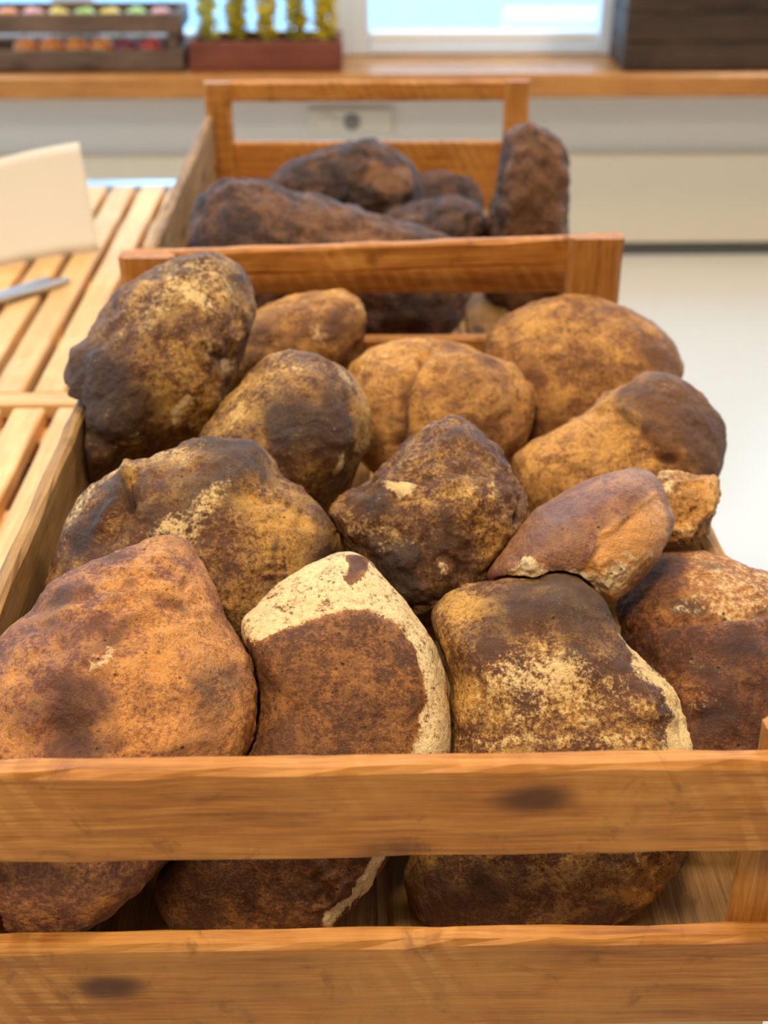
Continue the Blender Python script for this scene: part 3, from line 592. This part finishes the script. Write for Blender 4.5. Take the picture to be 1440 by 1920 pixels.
# loaves of the rear crate ---------------------------------------------
GD = 'dark loaves in the rear crate'
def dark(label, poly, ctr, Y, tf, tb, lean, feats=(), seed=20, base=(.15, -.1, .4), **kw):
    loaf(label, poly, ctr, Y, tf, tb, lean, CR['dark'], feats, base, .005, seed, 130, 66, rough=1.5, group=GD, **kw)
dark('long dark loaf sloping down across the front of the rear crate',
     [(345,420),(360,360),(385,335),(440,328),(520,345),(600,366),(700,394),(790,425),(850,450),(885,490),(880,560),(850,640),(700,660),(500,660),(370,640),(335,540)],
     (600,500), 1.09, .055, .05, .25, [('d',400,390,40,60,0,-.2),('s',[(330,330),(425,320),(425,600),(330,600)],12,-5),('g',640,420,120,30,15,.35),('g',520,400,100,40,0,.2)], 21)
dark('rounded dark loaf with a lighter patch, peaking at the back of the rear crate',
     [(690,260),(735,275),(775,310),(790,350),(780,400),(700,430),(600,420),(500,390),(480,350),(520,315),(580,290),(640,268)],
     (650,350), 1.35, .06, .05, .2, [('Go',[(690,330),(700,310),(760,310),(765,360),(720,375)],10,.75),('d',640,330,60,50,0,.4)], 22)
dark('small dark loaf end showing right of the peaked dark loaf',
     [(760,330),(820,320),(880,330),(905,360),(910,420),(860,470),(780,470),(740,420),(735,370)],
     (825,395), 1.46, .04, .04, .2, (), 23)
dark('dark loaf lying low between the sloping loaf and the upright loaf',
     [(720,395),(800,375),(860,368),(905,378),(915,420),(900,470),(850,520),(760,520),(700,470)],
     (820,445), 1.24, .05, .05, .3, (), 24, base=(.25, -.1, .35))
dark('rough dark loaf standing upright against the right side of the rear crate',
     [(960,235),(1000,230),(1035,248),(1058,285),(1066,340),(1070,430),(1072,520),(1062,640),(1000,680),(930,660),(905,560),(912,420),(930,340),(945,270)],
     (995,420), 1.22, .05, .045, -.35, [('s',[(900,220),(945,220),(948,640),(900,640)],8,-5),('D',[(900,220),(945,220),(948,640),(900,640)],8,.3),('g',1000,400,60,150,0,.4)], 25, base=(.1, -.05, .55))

# loaves give way where they press on each other
from mathutils.bvhtree import BVHTree
def settle():
    done = []; bpy.context.view_layer.update()
    for o in sorted(LOAVES, key=lambda q: .515 if 'smooth oval' in q['label'] else q.location.y):
        me = o.data; mw = o.matrix_world; n = len(me.vertices)
        co = np.empty(n * 3); me.vertices.foreach_get('co', co); co = co.reshape(-1, 3)
        R3 = np.array(mw.to_3x3()); T3 = np.array(mw.translation); wp = co @ R3.T + T3
        Wd = mw.to_3x3().col[2].normalized(); away = -Wd; moved = False
        for (tree, lo, hi) in done * 3:
            idx = np.nonzero(((wp > lo - .002) & (wp < hi + .002)).all(1))[0]
            for i in idx:
                p = Vector(wp[i]); q, nn, _, ds = tree.find_nearest(p, .07)
                if q is None: continue
                sd = (p - q).dot(nn)
                if sd > .0013: continue
                if sd > 0 or nn.dot(Wd) < .3: r_ = q + nn * .0017
                else:
                    hit = tree.ray_cast(p + away * .0005, away, .15)
                    r_ = hit[0] + away * .0017 if hit[0] is not None else q + nn * .0017
                wp[i] = r_; moved = True
        if moved:
            me.vertices.foreach_set('co', ((wp - T3) @ R3).ravel()); me.update()
        fs = [tuple(p.vertices) for p in me.polygons]
        done.append((BVHTree.FromPolygons(wp.tolist(), fs), wp.min(0), wp.max(0)))
settle()

# ------------------------------------------------------------------ things on the table
# curved paper card standing on the slats
def sheet(name, base_pts, height, lean, mat, th=.0012):
    n = len(base_pts); vs = []; rows = 10
    for r_ in range(rows + 1):
        t = r_ / rows
        for i, (x, y, hx) in enumerate(base_pts):
            vs.append((x - .018 * t * (1 if i == n - 1 else i / (n - 1)), y + lean * t + .012 * t * (1 - t), TZ + .001 + (height + hx) * t))
    fs = [(r_ * n + i, r_ * n + i + 1, (r_ + 1) * n + i + 1, (r_ + 1) * n + i) for r_ in range(rows) for i in range(n - 1)]
    me = bpy.data.meshes.new(name); me.from_pydata(vs, [], fs); me.update(); smooth(me)
    o = link(name, me, mat); m = o.modifiers.new('thickness', 'SOLIDIFY'); m.thickness = th; return o
p0, p1 = atz(-60, 515, TZ), atz(186, 472, TZ)
pts_ = []
for i in range(13):
    t = i / 12; pts_.append((p0.x + (p1.x - p0.x) * t, p0.y + (p1.y - p0.y) * t + .012 * math.sin(t * math.pi), .010 * t))
pc = sheet('paper_card', pts_, .108, .045, M['paper']); tag(pc, 'blank curved cream paper card standing on the slatted table', 'paper')
# steel utensil
a, b2 = atz(-90, 608, TZ), atz(132, 528, TZ)
d = b2 - a; L_ = d.length; wd = .013
bm = bmesh.new(); prof = []
n = 26
for i in range(n + 1):
    t = i / n; x = L_ * t; hw = wd * (.62 + .38 * min(1, 1.4 * t)) / 2
    if t > .92: hw *= math.sqrt(max(0, 1 - ((t - .92) / .08) ** 2)) * .98 + .02
    zc = .004 + .012 * (1 - t) ** 1.5
    prof.append([bm.verts.new((x, s * hw, zc + dz + (.0012 if abs(s) == 1 else 0))) for s in (-1, -.5, 0, .5, 1) for dz in (0,)] + [bm.verts.new((x, s * hw, zc - .0022)) for s in (1, -1)])
for i in range(n):
    for q in range(7):
        bm.faces.new((prof[i][q], prof[i + 1][q], prof[i + 1][(q + 1) % 7], prof[i][(q + 1) % 7]))
bm.faces.new(prof[0]); bm.faces.new(prof[-1][::-1]); bmesh.ops.recalc_face_normals(bm, faces=bm.faces[:])
me = bpy.data.meshes.new('serving_tongs'); bm.to_mesh(me); bm.free()
kt = empty('serving_tongs', (a.x, a.y, TZ), math.atan2(d.y, d.x)); tag(kt, 'grey steel serving tongs lying on the slats before the paper card', 'tongs')
o = link('arm', me, M['steel'], kt); o.location = (0, 0, 0)
o2 = link('arm', me.copy(), M['steel'], kt); o2.location = (0, .004, .0); o2.rotation_euler = (0, 0, math.radians(6)); o2.scale = (.93, 1, 1)

# ------------------------------------------------------------------ things on the window sill
def uvs(name, r, seg=24, ring=14, sq=(1, 1, 1), dimple=.18, seed=0, lobes=0):
    bm = bmesh.new(); bmesh.ops.create_uvsphere(bm, u_segments=seg, v_segments=ring, radius=1)
    for v in bm.verts:
        c = v.co; rr = math.hypot(c.x, c.y); k_ = 1 - dimple * math.exp(-(rr / .35) ** 2) * (1 if c.z > 0 else .6)
        lf = 1 + (.07 * math.cos(lobes * math.atan2(c.y, c.x)) * rr if lobes else 0)
        v.co = (c.x * r * sq[0] * lf, c.y * r * sq[1] * lf, c.z * k_ * r * sq[2])
    me = bpy.data.meshes.new(name); bm.to_mesh(me); bm.free(); smooth(me); return me
def tube(name, p, r, seg=6):
    bm = bmesh.new(); rings = []
    for i, q in enumerate(p):
        rings.append([bm.verts.new((q[0] + r * math.cos(2 * math.pi * s / seg), q[1] + r * math.sin(2 * math.pi * s / seg), q[2])) for s in range(seg)])
    for i in range(len(p) - 1):
        for s in range(seg): bm.faces.new((rings[i][s], rings[i][(s + 1) % seg], rings[i + 1][(s + 1) % seg], rings[i + 1][s]))
    bm.faces.new(rings[-1]); bm.faces.new(rings[0][::-1])
    me = bpy.data.meshes.new(name); bm.to_mesh(me); bm.free(); return me
def sill_crate(name, x0, x1, y0, y1, rails, mat, label, seed):
    """rails: (z0,z1) heights above the sill"""
    r = empty(name, ((x0 + x1) / 2, (y0 + y1) / 2, SILLZ)); tag(r, label, 'crate'); L = Vector((r.location.x, r.location.y, 0)); t = .012
    for i, (a, b_) in enumerate(rails):
        for yy in (y0 + t / 2, y1 - t / 2):
            plank('end_rail', x1 - x0, t, b_ - a, (0, yy - L.y, (a + b_) / 2), mat, r, (0, 0, 0), seed + i, seg=12)
        for xx in (x0 + t / 2, x1 - t / 2):
            plank('side_board', y1 - y0 - 2 * t, t, b_ - a, (xx - L.x, 0, (a + b_) / 2), mat, r, (0, 0, PI2), seed + 9 + i, seg=6)
    zt = max(b_ for a, b_ in rails)
    for sx in (x0 + t + .012, x1 - t - .012):
        for sy in (y0 + t + .012, y1 - t - .012):
            plank('corner_post', zt, .022, .022, (sx - L.x, sy - L.y, zt / 2), mat, r, (0, -PI2, 0), seed + 20, seg=4)
    plank('bottom_board', x1 - x0 - 2 * t, y1 - y0 - 2 * t, .008, (0, 0, .005), mat, r, (0, 0, 0), seed + 30, seg=4)
    return r
YS = 3.0
zof = lambda py: at(700, py, YS - .02).z - SILLZ
xa, xb = at(-110, 80, YS).x, at(343, 80, YS).x
sill_crate('fruit_crate', xa, xb, YS - .02, YS + .155, [(.004, zof(93)), (zof(62), zof(24))], M['grey_crate'], 'weathered grey-brown crate of colourful fruit on the left of the sill', 700)
FC = {'orange': (.82, .26, .03), 'red': (.62, .06, .03), 'wine': (.24, .02, .04), 'yellow': (.82, .55, .06), 'green': (.42, .58, .10), 'pink': (.80, .30, .24)}
FM = {k_: plain('fruit_' + k_, c_, .35, .5, 0, .12, 40) for k_, c_ in FC.items()}
STEM = plain('stem_brown', (.12, .08, .03), .8, .2)
fr = uvs('fruit', .0285); st = tube('stem', [(0, 0, .022), (.001, 0, .032), (.004, 0, .04)], .002)
def fruit(kind, px, layer, i, where):
    x = at(px, 75, YS + .02).x
    z = SILLZ + (.042 if layer == 0 else .106)
    me = bpy.data.meshes.get('fruit_' + kind) or fr.copy(); me.name = 'fruit_' + kind
    if not me.materials: me.materials.append(FM[kind])
    y = YS + .03 if layer == 0 else YS + .045
    r = link('orange_fruit' if kind == 'orange' else 'pepper' if kind in ('yellow', 'green') else 'apple', me); r.location = (x, y + .002 * (i % 2), z); r.rotation_euler = (.2 * (i % 3), .15 * (i % 2), i)
    tag(r, where, 'fruit', 'fruit in the sill crate')
    s = link('stem', st, STEM, r)
    return r
rowA = [('orange', 44), ('orange', 92), ('orange', 140), ('orange', 187), ('wine', 234), ('red', 281)]
lab = ['leftmost orange fruit in the open slot of the sill crate', 'second orange fruit from the left in the crate slot', 'third orange fruit from the left in the crate slot', 'orange fruit next to the dark red one in the crate slot', 'dark wine-red fruit in the slot of the sill crate', 'red fruit at the right end of the crate slot']
for i, ((k_, px), l_) in enumerate(zip(rowA, lab)): fruit(k_, px, 0, i, l_)
rowB = [('orange', 16), ('pink', 64), ('yellow', 112), ('green', 160), ('yellow', 208), ('green', 256), ('pink', 303)]
lab = ['orange fruit on top of the sill crate, nearest the left edge', 'pink fruit on top of the sill crate beside the orange one', 'yellow fruit on top of the crate, left of the green ones', 'green fruit on top of the crate between two yellow ones', 'yellow fruit on top of the crate between two green ones', 'green fruit on top of the crate beside the pink end one', 'pink fruit at the right end of the crate top']
for i, ((k_, px), l_) in enumerate(zip(rowB, lab)): fruit(k_, px, 1, i + 6, l_)
# red-brown planter with yellow-green plants
xa, xb = at(356, 100, YS).x, at(641, 100, YS).x
ph_ = zof(78)
r = empty('planter_box', ((xa + xb) / 2, YS + .06, SILLZ)); tag(r, 'red-brown wooden planter box on the sill beside the fruit crate', 'planter')
for nm, lx, ly, loc_, rz in (('front_board', xb - xa, .012, (0, -.07, ph_ / 2), 0), ('back_board', xb - xa, .012, (0, .07, ph_ / 2), 0), ('end_board', .127, .012, (-(xb - xa) / 2 + .006, 0, ph_ / 2), PI2), ('end_board', .127, .012, ((xb - xa) / 2 - .006, 0, ph_ / 2), PI2)):
    plank(nm, lx, ly, ph_, loc_, M['red_box'], r, (0, 0, rz), 800, seg=8)
so_ = link('soil', box_mesh('soil', xb - xa - .026, .126, ph_ - .02, .004), plain('soil', (.06, .04, .025), .9, .1, 0, .4, 60), r); so_.location = (0, 0, (ph_ - .02) / 2)
LEAF = [plain('leaf_yellow_green', (.86, .64, .05), .5, .3, 0, .25, 30), plain('leaf_olive', (.66, .54, .05), .5, .3, 0, .25, 30), plain('leaf_lime', (.76, .72, .20), .5, .3, 0, .25, 30)]
rnd = random.Random(4)
def plant(px, hgt, li, label):
    x = at(px, 70, YS + .05).x; base = Vector((x, YS + .06 + rnd.uniform(-.008, .008), SILLZ + ph_ - .019))
    r = empty('leafy_plant', base); tag(r, label, 'plant', 'plants in the red-brown planter')
    bm = bmesh.new()
    for q in range(420):
        h = hgt * rnd.random() ** .9; a = rnd.uniform(0, 2 * math.pi); rr = .0245 * math.sqrt(rnd.random())
        c = Vector((rr * math.cos(a), rr * math.sin(a), .017 + h)); s = rnd.uniform(.010, .014)
        R3 = Matrix.Rotation(a, 3, 'Z') @ Matrix.Rotation(rnd.uniform(-1.1, .5), 3, 'Y') @ Matrix.Rotation(rnd.uniform(-.5, .5), 3, 'X')
        pr = [(-1, 0, 0), (-.3, .42, .1), (.4, .36, .08), (1.1, 0, -.15), (.4, -.36, .08), (-.3, -.42, .1)]
        vs = [bm.verts.new(c + R3 @ (Vector(t_) * s)) for t_ in pr]
        bm.faces.new((vs[0], vs[1], vs[2], vs[3])); bm.faces.new((vs[0], vs[3], vs[4], vs[5]))
    me = bpy.data.meshes.new('foliage'); bm.to_mesh(me); bm.free(); o = link('foliage', me, LEAF[li], r); o['kind'] = 'stuff'
    for q in range(3):
        s = link('stem', tube('stem', [(.006 * q - .006, 0, 0), (.012 * q - .012, .004, hgt * .5), (.02 * q - .02, 0, hgt * .9)], .002), LEAF[1], r)
for px, hg, li, l_ in ((390, .15, 2, 'lime-green leafy plant at the left end of the planter'), (444, .14, 1, 'olive leafy plant second from the left in the planter'), (500, .16, 0, 'bright yellow-green leafy plant in the middle of the planter'), (556, .14, 1, 'olive leafy plant second from the right in the planter'), (608, .13, 0, 'yellow-green leafy plant at the right end of the planter')):
    plant(px, hg, li, l_)
# dark crate at the right
xa, xb = at(1166, 90, YS).x, at(1166, 90, YS).x + .46
zz = [.004]
rails = []; hh = .06
for i in range(5): rails.append((.004 + i * (hh + .003), .004 + i * (hh + .003) + hh))
sill_crate('slatted_crate', xa, xb, YS - .03, YS + .15, rails, M['dark_crate'], 'dark brown slatted crate at the right end of the sill', 900)
